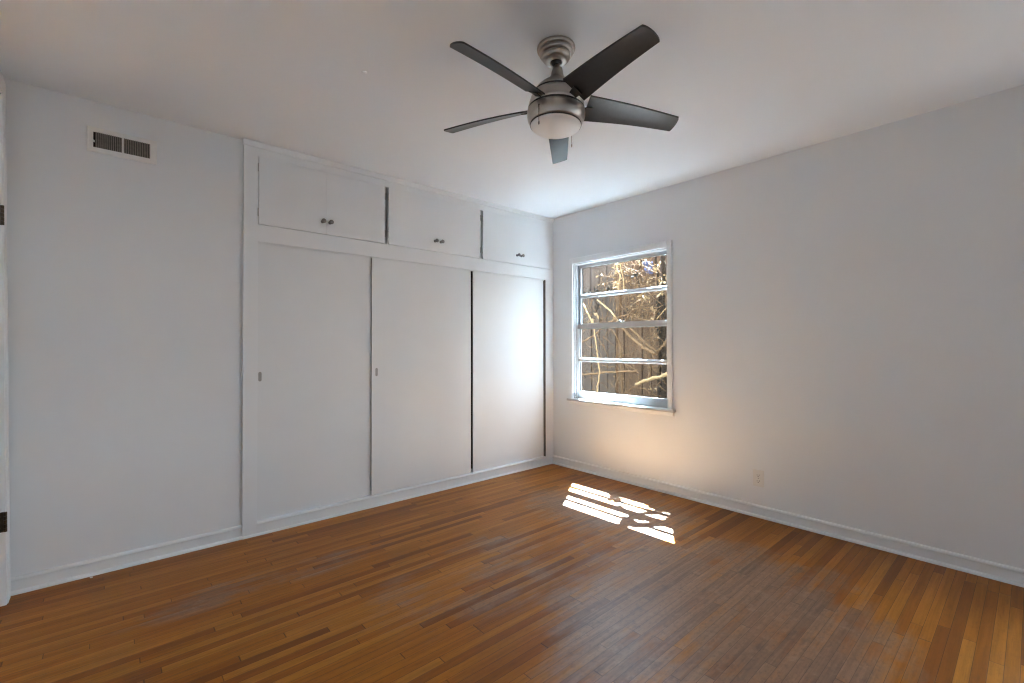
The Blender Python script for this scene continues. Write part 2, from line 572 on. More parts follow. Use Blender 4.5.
boxes('window_frame', [(HX - 0.07, HX - 0.03, 0.23, 0.245, 0.15, 2.30), (HX - 0.07, HX - 0.03, 0.455, 0.47, 0.15, 2.30),
                       (HX - 0.07, HX - 0.03, 0.245, 0.455, 0.15, 0.18), (HX - 0.07, HX - 0.03, 0.245, 0.455, 2.27, 2.30)], 'trim', w3)
boxes('pane', [(HX - 0.052, HX - 0.048, 0.245, 0.455, 0.18, 2.27)], 'glass', w3)
at_base(w3)

# ------------------------------------------------------------------ window 1
w1 = struct(empty('window_1', (0, -0.785, WZ0)), 'white double-hung window with horizontal muntins')
CS = 0.042
bm = bmesh.new()
yL, yR = WY1 + CS - 0.004, WY0 - CS + 0.004
CT = 0.052
box(bm, -0.020, 0, WY1 - 0.004, yL, WZ0 + 0.004, WZ1 + CT - 0.004)
box(bm, -0.020, 0, yR, WY0 + 0.004, WZ0 + 0.004, WZ1 + CT - 0.004)
box(bm, -0.020, 0, WY0 + 0.004, WY1 - 0.004, WZ1 - 0.004, WZ1 + CT - 0.004)
link('casing', bm, 'trim', w1, bevel=0.004)
boxes('jamb', [(-0.001, 0.104, WY1 - 0.014, WY1, WZ0, WZ1), (-0.001, 0.125, WY0, WY0 + 0.014, WZ0, WZ1),
               (-0.001, 0.125, WY0, WY1, WZ1 - 0.010, WZ1), (0.0, 0.066, WY0, WY1, WZ0 - 0.02, WZ0 + 0.012),
               (0.018, 0.030, WY1 - 0.026, WY1 - 0.014, WZ0, WZ1), (0.018, 0.030, WY0 + 0.014, WY0 + 0.026, WZ0, WZ1)], 'sash', w1, bevel=0.001)
boxes('sash_channel', [(0.031, 0.0668, WY1 - 0.0165, WY1 - 0.0138, 1.36, WZ1 - 0.012), (0.031, 0.0668, WY0 + 0.0138, WY0 + 0.0165, 1.36, WZ1 - 0.012)], 'channel', w1)
boxes('outer_sill', [(0.066, 0.16, WY0, WY1, WZ0 - 0.02, WZ0 + 0.010)], 'outer_sill', w1)
bm = bmesh.new()
prism(bm, [(0.02, 0.0), (-0.040, 0.0), (-0.0445, 0.006), (-0.0445, 0.016), (-0.040, 0.022), (0.034, 0.022), (0.034, 0.0)], 'y', yR - 0.022, yL + 0.012,
      lambda t, u, v: (u, t, WZ0 - 0.008 + v))
link('sill', bm, 'sash', w1, bevel=0.001)
bm = bmesh.new()
prism(bm, [(0, 0), (-0.012, 0.004), (-0.017, 0.012), (-0.017, 0.030), (-0.012, 0.034), (0, 0.034)], 'y', yR - 0.008, yL + 0.002,
      lambda t, u, v: (u, t, WZ0 - 0.042 + v))
link('apron', bm, 'trim', w1)


def sash(name, x0, x1, z0, z1, bot, top, munt):
    st = 0.022
    ya, yb = WY0 + 0.0145, WY1 - 0.0145
    xm = (x0 + x1) / 2
    bm = bmesh.new()
    for xa, xb in ((x0, xm), (xm, x1)):                  # painted inside; outer half darkened to cut sun bounced indoors
        for q in ((xa, xb, ya, ya + st, z0, z1), (xa, xb, yb - st, yb, z0, z1),
                  (xa, xb, ya + st, yb - st, z0, z0 + bot), (xa, xb, ya + st, yb - st, z1 - top, z1)):
            box(bm, *q)
    s = link(name, bm, ['sash', 'sash_outer'], w1)
    for p in s.data.polygons:
        p.material_index = 1 if p.center.x > xm + 0.0005 else 0
    bm = bmesh.new()
    for pr in ([(x0 + 0.002, -0.009), (x0 + 0.009, -0.0190), (xm, -0.0190), (xm, 0.0190), (x0 + 0.009, 0.0190), (x0 + 0.002, 0.009)],
               [(x1 - 0.002, -0.009), (x1 - 0.009, -0.0190), (xm, -0.0190), (xm, 0.0190), (x1 - 0.009, 0.0190), (x1 - 0.002, 0.009)]):
        prism(bm, pr, 'y', ya + st, yb - st, lambda t, u, v: (u, t, munt + v))
    mu = link('muntin', bm, ['sash', 'sash_outer'], s)
    for p in mu.data.polygons:
        p.material_index = 1 if p.center.x > xm + 0.0005 else 0
    for za, zb in ((z0 + bot, munt - 0.0188), (munt + 0.0188, z1 - top)):
        boxes('pane', [(xm - 0.0015, xm + 0.0015, ya + st, yb - st, za, zb)], 'glass', s)
    return s


lower = sash('lower_sash', 0.032, 0.066, WZ0 + 0.012, 1.380, 0.072, 0.048, 1.037)
upper = sash('upper_sash', 0.068, 0.102, 1.330, WZ1 - 0.010, 0.047, 0.030, 1.645)
bm = bmesh.new()
box(bm, 0.036, 0.064, -0.80, -0.76, 1.380, 1.390)
lathe(bm, [(0.010, 1.390), (0.009, 1.398), (0.0, 1.400)], 12, 0.050, -0.78)
link('sash_lock', bm, 'pull', lower)
at_base(w1)
for s in (lower, upper):
    pass

# unseen window added beside the camera to supply fill daylight: plain frame
w2 = struct(empty('added_window', (0, (W2['y0'] + W2['y1']) / 2, W2['z0'])), 'added plain white window beside the camera for fill daylight')
a, b, c, d = W2['y0'], W2['y1'], W2['z0'], W2['z1']
boxes('window_frame', [(0.03, 0.09, a, a + 0.04, c, d), (0.03, 0.09, b - 0.04, b, c, d), (0.03, 0.09, a, b, c, c + 0.05),
                       (0.03, 0.09, a, b, d - 0.04, d), (0.03, 0.09, a, b, (c + d) / 2 - 0.02, (c + d) / 2 + 0.02)], 'trim', w2, bevel=0.002)
boxes('casing', [(-0.02, 0, a - 0.05, a, c, d + 0.05), (-0.02, 0, b, b + 0.05, c, d + 0.05), (-0.02, 0, a, b, d, d + 0.05),
                 (-0.045, 0.03, a - 0.07, b + 0.07, c - 0.022, c)], 'trim', w2, bevel=0.002)
for za, zb in ((c + 0.05, (c + d) / 2 - 0.02), ((c + d) / 2 + 0.02, d - 0.04)):
    boxes('pane', [(0.059, 0.061, a + 0.04, b - 0.04, za, zb)], 'glass', w2)
at_base(w2)

# ------------------------------------------------------------------ built-in closet
FY = -0.020                                # face of the closet frame
cl = tag(empty('built_in_closet', (-1.36, 0.0, 0)), 'white built-in closet with three sliding doors left of the window', 'closet')
OX0, OX1 = -2.650, -0.105                  # opening for the sliding doors
OZ0, OZ1 = 0.083, 1.822
SILL, CAB0, CAB1 = 0.083, 1.930, 2.357
CZ = 1.929                                 # top of the closet, underside of the overhead cupboards
boxes('frame', [(CX0, OX0, FY, 0.10, 0.0, CZ), (OX1, 0.0, FY, 0.10, 0.0, CZ),
                (OX0, OX1, FY, -0.013, OZ1, CZ), (OX0, OX1, -0.013, 0.02, OZ1 + 0.012, CZ)], 'closet', cl)
struct(boxes('trim_1', [(CX0, OX0, FY, 0.10, CZ, 2.405), (-0.045, 0.0, FY, 0.10, CZ, 2.405), (OX0, -0.045, FY, 0.0, CAB1, 2.405),
                        (CX0, CX0 + 0.02, 0.10, 0.66, CZ, H), (CX0 + 0.02, 0.0, 0.62, 0.66, CZ, H)], 'closet'), 'white surround of the overhead cupboards')
bm = bmesh.new()
prism(bm, [(0.10, 0.0), (FY - 0.001, 0.0), (FY - 0.001, 0.064), (FY - 0.004, 0.067), (FY - 0.0055, 0.073), (FY - 0.004, 0.079), (FY, SILL), (0.10, SILL)], 'x', OX0, OX1, lambda t, u, v: (t, u, v))
link('sill', bm, 'closet', cl)
boxes('jamb_strip', [(OX1 - 0.003, OX1 - 0.0002, FY + 0.004, 0.06, SILL, OZ1)], 'jamb_dark', cl)  # dark brown-grey strip over the side face of the right jamb
bm = bmesh.new()
prism(bm, [(0, 0), (-0.0085, 0), (-0.008, 0.006), (-0.0055, 0.011), (0, 0.0145)], 'x', CX0, 0.0, lambda t, u, v: (t, FY + u, v))
link('shoe_molding', bm, 'trim', cl)
bm = bmesh.new()
prism(bm, [(0.02, 0.0), (-0.004, 0.0), (-0.007, 0.004), (-0.009, 0.012), (-0.014, 0.022), (-0.016, 0.034), (0.02, 0.034)], 'x', CX0 - 0.004, 0.0,
      lambda t, u, v: (t, FY + u, H - 0.0345 + v))
struct(link('trim_2', bm, 'closet'), 'small white crown strip along the ceiling above the cupboards')
boxes('interior', [(CX0, 0.0, 0.62, 0.66, 0, 1.895), (CX0 - 0.02, CX0 + 0.02, 0.10, 0.66, 0, 1.895), (-0.04, 0.0, 0.10, 0.62, 0, 1.895),
                   (CX0, 0.0, 0.10, 0.62, -0.04, 0.02), (CX0 + 0.02, -0.04, 0.02, 0.62, 1.86, 1.893)], 'dark', cl)
boxes('track', [(OX0, OX1, 0.0005, 0.003, OZ1 - 0.006, OZ1 + 0.03)], 'panel', cl)


def sliding(x0, x1, y0, z0, z1, px):
    d = boxes('sliding_door', [(x0, x1, y0, y0 + 0.008, z0, z1)], 'panel', cl, bevel=0.001)
    if px is not None:
        bm = bmesh.new()
        hw, hh, r = 0.0095, 0.030, 0.0095
        ring_o, ring_i, ring_b = [], [], []
        for k in range(24):
            a = 2 * math.pi * k / 24
            cy = hh - r if math.sin(a) >= 0 else -(hh - r)
            for ring, q, yy in ((ring_o, 1.0, y0 - 0.0015), (ring_i, 0.78, y0 - 0.0015), (ring_b, 0.70, y0 - 0.0003)):
                ring.append(bm.verts.new((px + r * q * math.cos(a), yy, 0.980 + cy + r * q * math.sin(a))))
        for k in range(24):
            j = (k + 1) % 24
            bm.faces.new((ring_o[k], ring_o[j], ring_i[j], ring_i[k]))
            bm.faces.new((ring_i[k], ring_i[j], ring_b[j], ring_b[k]))
        bm.faces.new(ring_b)
        p = link('finger_pull', bm, 'pull', d)
    return d


s1 = sliding(OX0 + 0.001, -1.902, 0.004, 0.084, OZ1 - 0.004, -2.632)
s1['label'] = 'left sliding door on the rear track'
s2 = sliding(-1.903, -1.012, -0.012, 0.0855, OZ1 - 0.002, -1.867)
s2['label'] = 'middle sliding door on the front track'
s3 = sliding(-0.978, OX1 - 0.010, 0.004, 0.084, OZ1 - 0.003, None)
s3['label'] = 'right sliding door on the rear track'
at_base(cl)

# overhead cupboards
def cabinet(x0, x1, seam, kn, label, hinge_l, hinge_r):
    c = tag(empty('overhead_cabinet', ((x0 + x1) / 2, 0.0, 1.9305)), label, 'cabinet', 'overhead cupboards above the closet')
    ya = FY + 0.0085
    boxes('cabinet_box', [(x0 - 0.0134, x1 + 0.0134, ya, ya + 0.012, 1.9305, 2.404), (x0 - 0.010, x1 + 0.010, 0.55, 0.57, 1.9305, 2.404),
                          (x0 - 0.011, x0 - 0.001, ya, 0.57, 1.9305, 2.404), (x1 + 0.001, x1 + 0.011, ya, 0.57, 1.9305, 2.404)], 'closet', c)
    for k, (xa, xb) in enumerate(((x0 + 0.002, seam - 0.0002), (seam + 0.0002, x1 - 0.002))):
        dr = boxes('door', [(xa, xb, FY - 0.007, FY + 0.007, CAB0 + 0.0015, CAB1 - 0.003)], 'closet', c, bevel=0.0004)
        dr['label'] = 'flat white cupboard door'
        kx = kn[k]
        bm = bmesh.new()
        prof = [(0.0115, 0.0), (0.0115, 0.002), (0.0070, 0.005), (0.0048, 0.011), (0.0050, 0.019), (0.0085, 0.025), (0.0145, 0.029), (0.0155, 0.032), (0.0140, 0.0355), (0.007, 0.0375), (0.0, 0.038)]
        lathe(bm, prof, 24)
        for v in bm.verts:
            v.co = Vector((kx + v.co.x, FY - 0.007 - v.co.z, 2.014 + v.co.y))
        kb = link('knob', bm, 'knob', dr, smooth=True)
        kb['label'] = 'dark pewter round knob'
        hx = (x0 - 0.001) if k == 0 else (x1 + 0.001)
        for hz in (2.005, 2.285):
            bm = bmesh.new()
            if (k == 0 and hinge_l) or (k == 1 and hinge_r):
                s = -1 if k == 0 else 1
                lathe(bm, [(0.0035, -0.026), (0.0035, 0.026)], 10)
                for v in bm.verts:
                    v.co = Vector((hx + v.co.x, FY - 0.006 + v.co.y, hz + v.co.z))
                box(bm, min(hx, hx - s * 0.0), max(hx, hx + s * 0.008) + 0.0005, FY - 0.004, FY - 0.001, hz - 0.025, hz + 0.025)
                link('hinge', bm, 'hinge_painted', dr)
    at_base(c)
    return c


cabinet(OX0, -1.808, -2.235, (-2.262, -2.212), 'leftmost and widest overhead cupboard, above the left sliding door', True, True)
cabinet(-1.781, -0.921, -1.350, (-1.378, -1.324), 'middle overhead cupboard, between the wider and narrower white cupboards', True, True)
cabinet(-0.893, -0.045, -0.466, (-0.492, -0.440), 'rightmost overhead cupboard, in the corner nearest the window', True, False)

# ------------------------------------------------------------------ wall vent
vt = tag(empty('air_vent', (-3.293, 0.0, 2.24)), 'white metal wall vent with dark vertical louvres high on the left wall', 'vent')
vx0, vx1, vz0, vz1 = -3.436, -3.150, 2.175, 2.306
gx0, gx1, gz0, gz1 = -3.411, -3.180, 2.201, 2.281
bm = bmesh.new()
o1 = [(vx0, 0.0, vz0), (vx1, 0.0, vz0), (vx1, 0.0, vz1), (vx0, 0.0, vz1)]
def ring(i, y):
    return [(vx0 + i, y, vz0 + i), (vx1 - i, y, vz0 + i), (vx1 - i, y, vz1 - i), (vx0 + i, y, vz1 - i)]
rings = [ring(0, -0.0005), ring(0.002, -0.005), ring(0.010, -0.007),
         [(gx0, -0.007, gz0), (gx1, -0.007, gz0), (gx1, -0.007, gz1), (gx0, -0.007, gz1)],
         [(gx0, -0.0006, gz0), (gx1, -0.0006, gz0), (gx1, -0.0006, gz1), (gx0, -0.0006, gz1)]]
vr = [[bm.verts.new(p) for p in r] for r in rings]
for A, B in zip(vr, vr[1:]):
    for k in range(4):
        j = (k + 1) % 4
        bm.faces.new((A[k], A[j], B[j], B[k]))
xm = -3.294
box(bm, xm - 0.0042, xm + 0.0042, -0.0072, -0.0006, gz0, gz1)
link('vent_frame', bm, 'vent', vt)
boxes('dark_backing', [(gx0, gx1, -0.0012, -0.0004, gz0, gz1)], 'dark', vt)  # dark sheet standing in for the unlit depth behind the louvres
bm = bmesh.new()
for xa, xb, n in ((gx0, xm - 0.0042, 15), (xm + 0.0042, gx1, 15)):
    for k in range(n):
        xx = xa + (xb - xa) * (k + 0.5) / n
        if xa == gx0 and k == 0:
            continue
        vs = [bm.verts.new(p) for p in ((xx - 0.0022, -0.0068, gz0), (xx + 0.0014, -0.0068, gz0), (xx + 0.0026, -0.0012, gz0), (xx + 0.0004, -0.0012, gz0),
                                        (xx - 0.0022, -0.0068, gz1), (xx + 0.0014, -0.0068, gz1), (xx + 0.0026, -0.0012, gz1), (xx + 0.0004, -0.0012, gz1))]
        for f in ((3, 2, 1, 0), (4, 5, 6, 7), (0, 1, 5, 4), (1, 2, 6, 5), (2, 3, 7, 6), (3, 0, 4, 7)):
            bm.faces.new([vs[i] for i in f])
link('louvres', bm, 'louvre', vt)
bm = bmesh.new()
box(bm, gx0 - 0.003, gx0 + 0.006, -0.016, -0.005, 2.226, 2.233)
lathe(bm, [(0.004, 0), (0.0045, 0.004), (0.003, 0.007), (0, 0.008)], 12)
for v in list(bm.verts)[8:]:
    v.co = Vector((gx0 + 0.0015 + v.co.x, -0.016 - v.co.z, 2.2295 + v.co.y))
link('damper_lever', bm, 'vent', vt)
for sx, sz in ((vx0 + 0.008, 2.24), (vx1 - 0.008, 2.24)):
    bm = bmesh.new()
    lathe(bm, [(0.003, 0.0), (0.0025, 0.0012), (0, 0.0015)], 10)
    for v in bm.verts:
        v.co = Vector((sx + v.co.x, -0.0066 - v.co.z, sz + v.co.y))
    link('screw', bm, 'vent', vt)
at_base(vt)

# ------------------------------------------------------------------ wall outlet
ou = tag(empty('electrical_outlet', (0.0, -1.948, 0.262)), 'small off-white duplex outlet low on the right-hand wall', 'outlet')
bm = bmesh.new()
box(bm, -0.006, 0.0, -1.983, -1.913, 0.207, 0.319)
link('cover_plate', bm, 'plate', ou, bevel=0.0025)
for zc in (0.2435, 0.2825):
    bm = bmesh.new()
    n = 28
    fr, bk = [], []
    for k in range(n):
        a = 2 * math.pi * k / n
        yy, zz = 0.0172 * math.cos(a), max(-0.0135, min(0.0135, 0.0172 * math.sin(a)))
        fr.append(bm.verts.new((-0.0088, -1.948 + yy, zc + zz)))
        bk.append(bm.verts.new((-0.005, -1.948 + yy * 1.03, zc + zz * 1.03)))
    bm.faces.new(fr)
    for k in range(n):
        j = (k + 1) % n
        bm.faces.new((fr[k], fr[j], bk[j], bk[k]))
    r = link('receptacle', bm, 'plate', ou)
    bm = bmesh.new()
    box(bm, -0.0091, -0.0080, -1.9425, -1.9405, zc - 0.002, zc + 0.007)
    box(bm, -0.0091, -0.0080, -1.9560, -1.9535, zc - 0.003, zc + 0.008)
    box(bm, -0.0091, -0.0080, -1.9505, -1.9455, zc - 0.0095, zc - 0.0045)
    link('slots', bm, 'slot', r)
bm = bmesh.new()
lathe(bm, [(0.0032, 0), (0.0028, 0.001), (0, 0.0013)], 12)
for v in bm.verts:
    v.co = Vector((-0.006 - v.co.z, -1.948 + v.co.x, 0.263 + v.co.y))
link('screw', bm, 'pull', ou)
at_base(ou)

# ------------------------------------------------------------------ ceiling fan
FX, FYC = -1.921, -1.869
KF = 1.031
fan = tag(empty('ceiling_fan', (FX, FYC, H)), 'brushed nickel ceiling fan with five black blades and a white light bowl', 'ceiling fan')


def fz(z):
    return z - H


bm = bmesh.new()
lathe(bm, [(0.074, fz(2.4398)), (0.0800, fz(2.438)), (0.0815, fz(2.433)), (0.0805, fz(2.426)), (0.0770, fz(2.4225)), (0.0715, fz(2.4215)),
           (0.0715, fz(2.4205)), (0.0725, fz(2.416)), (0.0715, fz(2.409)), (0.0680, fz(2.4045)), (0.0610, fz(2.4030)),
           (0.0610, fz(2.4020)), (0.0615, fz(2.398)), (0.0590, fz(2.390)), (0.0530, fz(2.383)), (0.0450, fz(2.378)), (0.0350, fz(2.3745)), (0.0260, fz(2.374)), (0.0235, fz(2.382))], 56)
o = link('canopy', bm, 'nickel', fan, smooth=True)
esp = o.modifiers.new('edges', 'EDGE_SPLIT')
esp.split_angle = math.radians(48)
o['label'] = 'stepped brushed nickel canopy'
bm = bmesh.new()
lathe(bm, [(0.0, 0.040), (0.013, 0.038), (0.021, 0.028), (0.0225, 0.018), (0.019, 0.006), (0.0125, 0.0)], 24)
bmesh.ops.translate(bm, verts=bm.verts, vec=(0, 0, fz(2.362)))
link('hanger_ball', bm, 'nickel_dark', fan, smooth=True)

# everything under the ball joint hangs a little out of true
def kf(bm):
    for v in bm.verts:
        v.co = Vector((v.co.x * KF, v.co.y * KF, KF * (v.co.z + H - 1.1685) + 1.1685 - H))
    return bm


TILT = Matrix.Rotation(0.030, 4, 'Y') @ Matrix.Rotation(0.017, 4, 'X')
ZB = -0.2565                               # blade level under the ceiling


def hang(name, bm, mat, smooth=False, bevel=0.0, parent=None):
    o = link(name, kf(bm), mat, parent or fan, smooth=smooth, bevel=bevel)
    if parent is None:
        o.matrix_local = Matrix.Translation((0, 0, ZB)) @ TILT @ Matrix.Translation((0, 0, -ZB))
    return o


bm = bmesh.new()
lathe(bm, [(0.0125, fz(2.338)), (0.0125, fz(2.302))], 24)
hang('downrod', bm, 'nickel', True)
bm = bmesh.new()
lathe(bm, [(0.0125, fz(2.316)), (0.020, fz(2.315)), (0.0215, fz(2.306)), (0.024, fz(2.299)), (0.026, fz(2.285)), (0.031, fz(2.274)), (0.036, fz(2.268)),
           (0.050, fz(2.257)), (0.068, fz(2.243)), (0.083, fz(2.229)), (0.0935, fz(2.214)), (0.0975, fz(2.206))], 64)
mh = hang('motor_housing', bm, 'nickel', True)
bm = bmesh.new()
lathe(bm, [(0.0975, fz(2.209)), (0.0975, fz(2.2005))], 64)
hang('seam_ring', bm, 'nickel_dark', True)
bm = bmesh.new()
lathe(bm, [(0.0990, fz(2.2015)), (0.1055, fz(2.188)), (0.1105, fz(2.172)), (0.1145, fz(2.157)), (0.1165, fz(2.1445))], 64)
hang('motor_band', bm, 'nickel', True)
bm = bmesh.new()
lathe(bm, [(0.1150, fz(2.146)), (0.1150, fz(2.1345))], 64)
hang('seam_ring', bm, 'nickel_dark', True)
bm = bmesh.new()
lathe(bm, [(0.1165, fz(2.1362)), (0.1185, fz(2.1340)), (0.1190, fz(2.125)), (0.1185, fz(2.110)), (0.1155, fz(2.097)), (0.1095, fz(2.085)), (0.1060, fz(2.0805))], 64)
hang('light_kit_ring', bm, 'nickel', True)
bm = bmesh.new()
lathe(bm, [(0.1055, fz(2.0835)), (0.1055, fz(2.0755))], 64)
hang('seam_ring', bm, 'nickel_dark', True)
bm = bmesh.new()
prof = []
for k in range(13):
    a = math.radians(90) * k / 12
    prof.append((0.1035 * math.cos(a) ** 0.75 if k < 12 else 0.0, fz(2.0765) - 0.0270 * math.sin(a) ** 1.1))
lathe(bm, [(0.100, fz(2.084))] + prof, 64)
o = hang('light_bowl', bm, 'bowl', True)
o['label'] = 'frosted white glass light bowl'

# blades: twisted, wider at the root, five alike
def blade_mesh():
    bm = bmesh.new()
    NU, NV = 26, 10
    r0, r1 = 0.128, 0.530
    grid = []
    for i in range(NU + 1):
        u = i / NU
        wp = 0.051 + (0.039 - 0.051) * u
        wm = 0.062 + (0.039 - 0.062) * u
        ang = -0.461 + (-0.283 + 0.461) * u
        zc = 2.160 + (2.147 - 2.160) * u + 0.005 * math.sin(math.pi * u)
        rowv = []
        for j in range(NV + 1):
            v = -1 + 2 * j / NV
            s = v * (wp if v > 0 else wm)
            tipb = (0.006 * (1 - v * v)) * (u ** 6)
            # rounded corners at the tip
            rr = r0 + (r1 - r0) * u + tipb - 0.002 * (max(0, abs(v) - 0.85) / 0.15) ** 2 * (u ** 10)
            camber = 0.002 * (1 - v * v)
            rowv.append(Vector((rr, s * math.cos(ang), zc - H + s * math.sin(ang) + camber)))
        grid.append(rowv)
    th = 0.0035
    top = [[bm.verts.new(p + Vector((0, 0, th))) for p in r] for r in grid]
    bot = [[bm.verts.new(p - Vector((0, 0, th))) for p in r] for r in grid]
    for i in range(NU):
        for j in range(NV):
            bm.faces.new((top[i][j], top[i + 1][j], top[i + 1][j + 1], top[i][j + 1]))
            bm.faces.new((bot[i][j], bot[i][j + 1], bot[i + 1][j + 1], bot[i + 1][j]))
    for i in range(NU):
        for j in (0, NV):
            bm.faces.new((top[i][j], top[i + 1][j], bot[i + 1][j], bot[i][j]))
    for j in range(NV):
        for i in (0, NU):
            bm.faces.new((top[i][j], top[i][j + 1], bot[i][j + 1], bot[i][j]))
    return bm


def bracket_mesh():
    bm = bmesh.new()
    # arm from inside the motor to the blade root, with screw heads
    vs = []
    for r, hw, z in ((0.095, 0.014, 2.152), (0.128, 0.018, 2.1575), (0.150, 0.022, 2.157)):
        ang = -0.45
        for s in (-1, 1):
            for dz in (-0.0065, -0.0035):
                vs.append(bm.verts.new((r, s * hw * math.cos(ang), z - H + s * hw * math.sin(ang) + dz)))
    for k in (0, 4):
        a = vs[k:k + 8]
        bm.faces.new((a[0], a[4], a[6], a[2]))
        bm.faces.new((a[1], a[3], a[7], a[5]))
        bm.faces.new((a[0], a[1], a[5], a[4]))
        bm.faces.new((a[2], a[6], a[7], a[3]))
    bm.faces.new((vs[0], vs[2], vs[3], vs[1]))
    bm.faces.new((vs[8], vs[9], vs[11], vs[10]))
    return bm


b0 = link('blade', kf(blade_mesh()), 'blade', fan, smooth=True)
e_ = b0.modifiers.new('edges', 'EDGE_SPLIT')
e_.split_angle = math.radians(50)
k0 = link('blade_bracket', kf(bracket_mesh()), 'nickel_dark', b0)
TH0 = math.radians(-102.9)
base_m = Matrix.Translation((0, 0, ZB)) @ TILT @ Matrix.Translation((0, 0, -ZB))
for k in range(5):
    o = b0 if k == 0 else b0.copy()
    if k:
        COL.objects.link(o)
        c = k0.copy()
        COL.objects.link(c)
        c.parent = o
        o.parent = fan
    o.matrix_local = base_m @ Matrix.Rotation(TH0 + k * math.radians(72), 4, 'Z')

# pull chains
def chain(dx, dy, z0, z1, fob, col):
    bm = bmesh.new()
    n = max(4, int((z0 - z1) / 0.006))
    for i in range(n + 1):
        z = z0 + (z1 - z0) * i / n
        bmesh.ops.create_icosphere(bm, subdivisions=1, radius=0.0017, matrix=Matrix.Translation((dx, dy, z - H)))
    tube(bm, [(dx, dy, z0 - H), (dx, dy, z1 - H)], 0.0011, 6)
    lathe(bm, [(0.0, z1 - H + 0.002), (0.0025, z1 - H), (0.0032, z1 - H - fob * 0.6), (0.002, z1 - H - fob), (0, z1 - H - fob)], 12, dx, dy)
    # short nipple out of the housing
    r = math.hypot(dx, dy)
    tube(bm, [(dx * 0.96, dy * 0.96, z0 - H + 0.002), (dx * 1.0, dy * 1.0, z0 - H + 0.002)], 0.004, 10)
    o = link('pull_chain', kf(bm), 'chain', fan)
    return o


# directions: towards the camera and a little left; towards the right of the bowl
ch1 = chain(-0.1185, -0.0180, 2.114, 2.050, 0.012, 'chain')
ch2 = chain(0.1235, 0.0250, 2.105, 2.046, 0.014, 'chain')

# ------------------------------------------------------------------ small marks
bm = bmesh.new()
lathe(bm, [(0.013, 0.0), (0.0135, -0.002), (0.010, -0.004), (0, -0.0045)], 24)
pg = link('ceiling_plug', bm, 'ceiling', None, smooth=True, loc=(-2.463, -1.163, H))
tag(pg, 'tiny round white plug on the ceiling left of the fan', 'plug')
bm = bmesh.new()
bmesh.ops.create_icosphere(bm, subdivisions=1, radius=0.007)
rr = random.Random(3)
for v in bm.verts:
    v.co = Vector((v.co.x * rr.uniform(0.8, 1.3), v.co.y * rr.uniform(0.7, 1.1), v.co.z * 0.5))
pc = link('paint_chip', bm, 'chip', None, loc=(-3.405, -0.046, 0.0033))
tag(pc, 'tiny white paint chip on the floor by the left baseboard', 'chip')

# ------------------------------------------------------------------ outside the window
struct(boxes('ground', [(0.10, 80.0, -80.0, 80.0, -0.5, -0.30)], 'soil'), 'dry soil strip outside')
OUT = [(0.10, 0.135, YF - T, W2['y0'], -0.4, H + 0.14), (0.10, 0.135, W2['y1'], WY0, -0.4, H + 0.14), (0.10, 0.135, WY1 + 0.04, 2.0, -0.4, H + 0.14),
       (0.10, 0.135, W2['y0'], W2['y1'], -0.4, W2['z0']), (0.10, 0.135, W2['y0'], W2['y1'], W2['z1'], H + 0.14),
       (0.10, 0.135, WY0, WY1 + 0.04, -0.4, WZ0 - 0.02), (0.10, 0.135, WY0, WY1 + 0.04, WZ1 + 0.02, H + 0.14)]
struct(boxes('wall_outside', OUT, 'stucco'), 'stucco outside of the house')
struct(boxes('added_sun_slab', [(0.135, 1.08, -5.2, -2.55, 2.22, 2.28)], 'stucco'), 'added slab keeping direct sun out of the added window')  # unseen slab added only to block sun from the opening beside the camera

RNG = random.Random(11)


def fence(name, label, xf, y0, y1, bw, hfun, mat, zbot=-0.30):
    f = tag(empty(name, (xf, (y0 + y1) / 2, zbot)), label, 'fence')
    n = int((y1 - y0) / bw)
    for k in range(n):
        ya = y0 + k * bw
        hh = hfun(ya + bw / 2) + RNG.uniform(-0.03, 0.03)
        lean = RNG.uniform(-0.012, 0.012)
        bm = bmesh.new()
        g = RNG.uniform(0.003, 0.008)
        dx = RNG.uniform(-0.006, 0.006)
        prof = [(ya + g, zbot), (ya + bw - g, zbot), (ya + bw - g + lean, hh - 0.02), (ya + bw - g - 0.02 + lean, hh), (ya + g + 0.02 + lean, hh), (ya + g + lean, hh - 0.02)]
        prism(bm, prof, 'x', xf + dx, xf + dx + 0.018, lambda t, u, v: (t, u, v))
        old = name == 'wooden_fence' and ya > -0.02
        bo = link('board', bm, 'fence_old' if old else mat, f)
    bm = bmesh.new()
    for z in (0.1, 1.35):
        box(bm, xf + 0.028, xf + 0.066, y0, y1, z, z + 0.09)
    link('rail', bm, mat, f)
    at_base(f)
    return f


fence('wooden_fence', 'old brown board fence close outside the window', 1.12, -2.2, 2.1, 0.118,
      lambda y: 2.20, 'fence')
fence('grey_fence', 'taller grey weathered board fence behind the brown one', 1.75, -2.3, 3.0, 0.135, lambda y: 2.37, 'fence_grey')


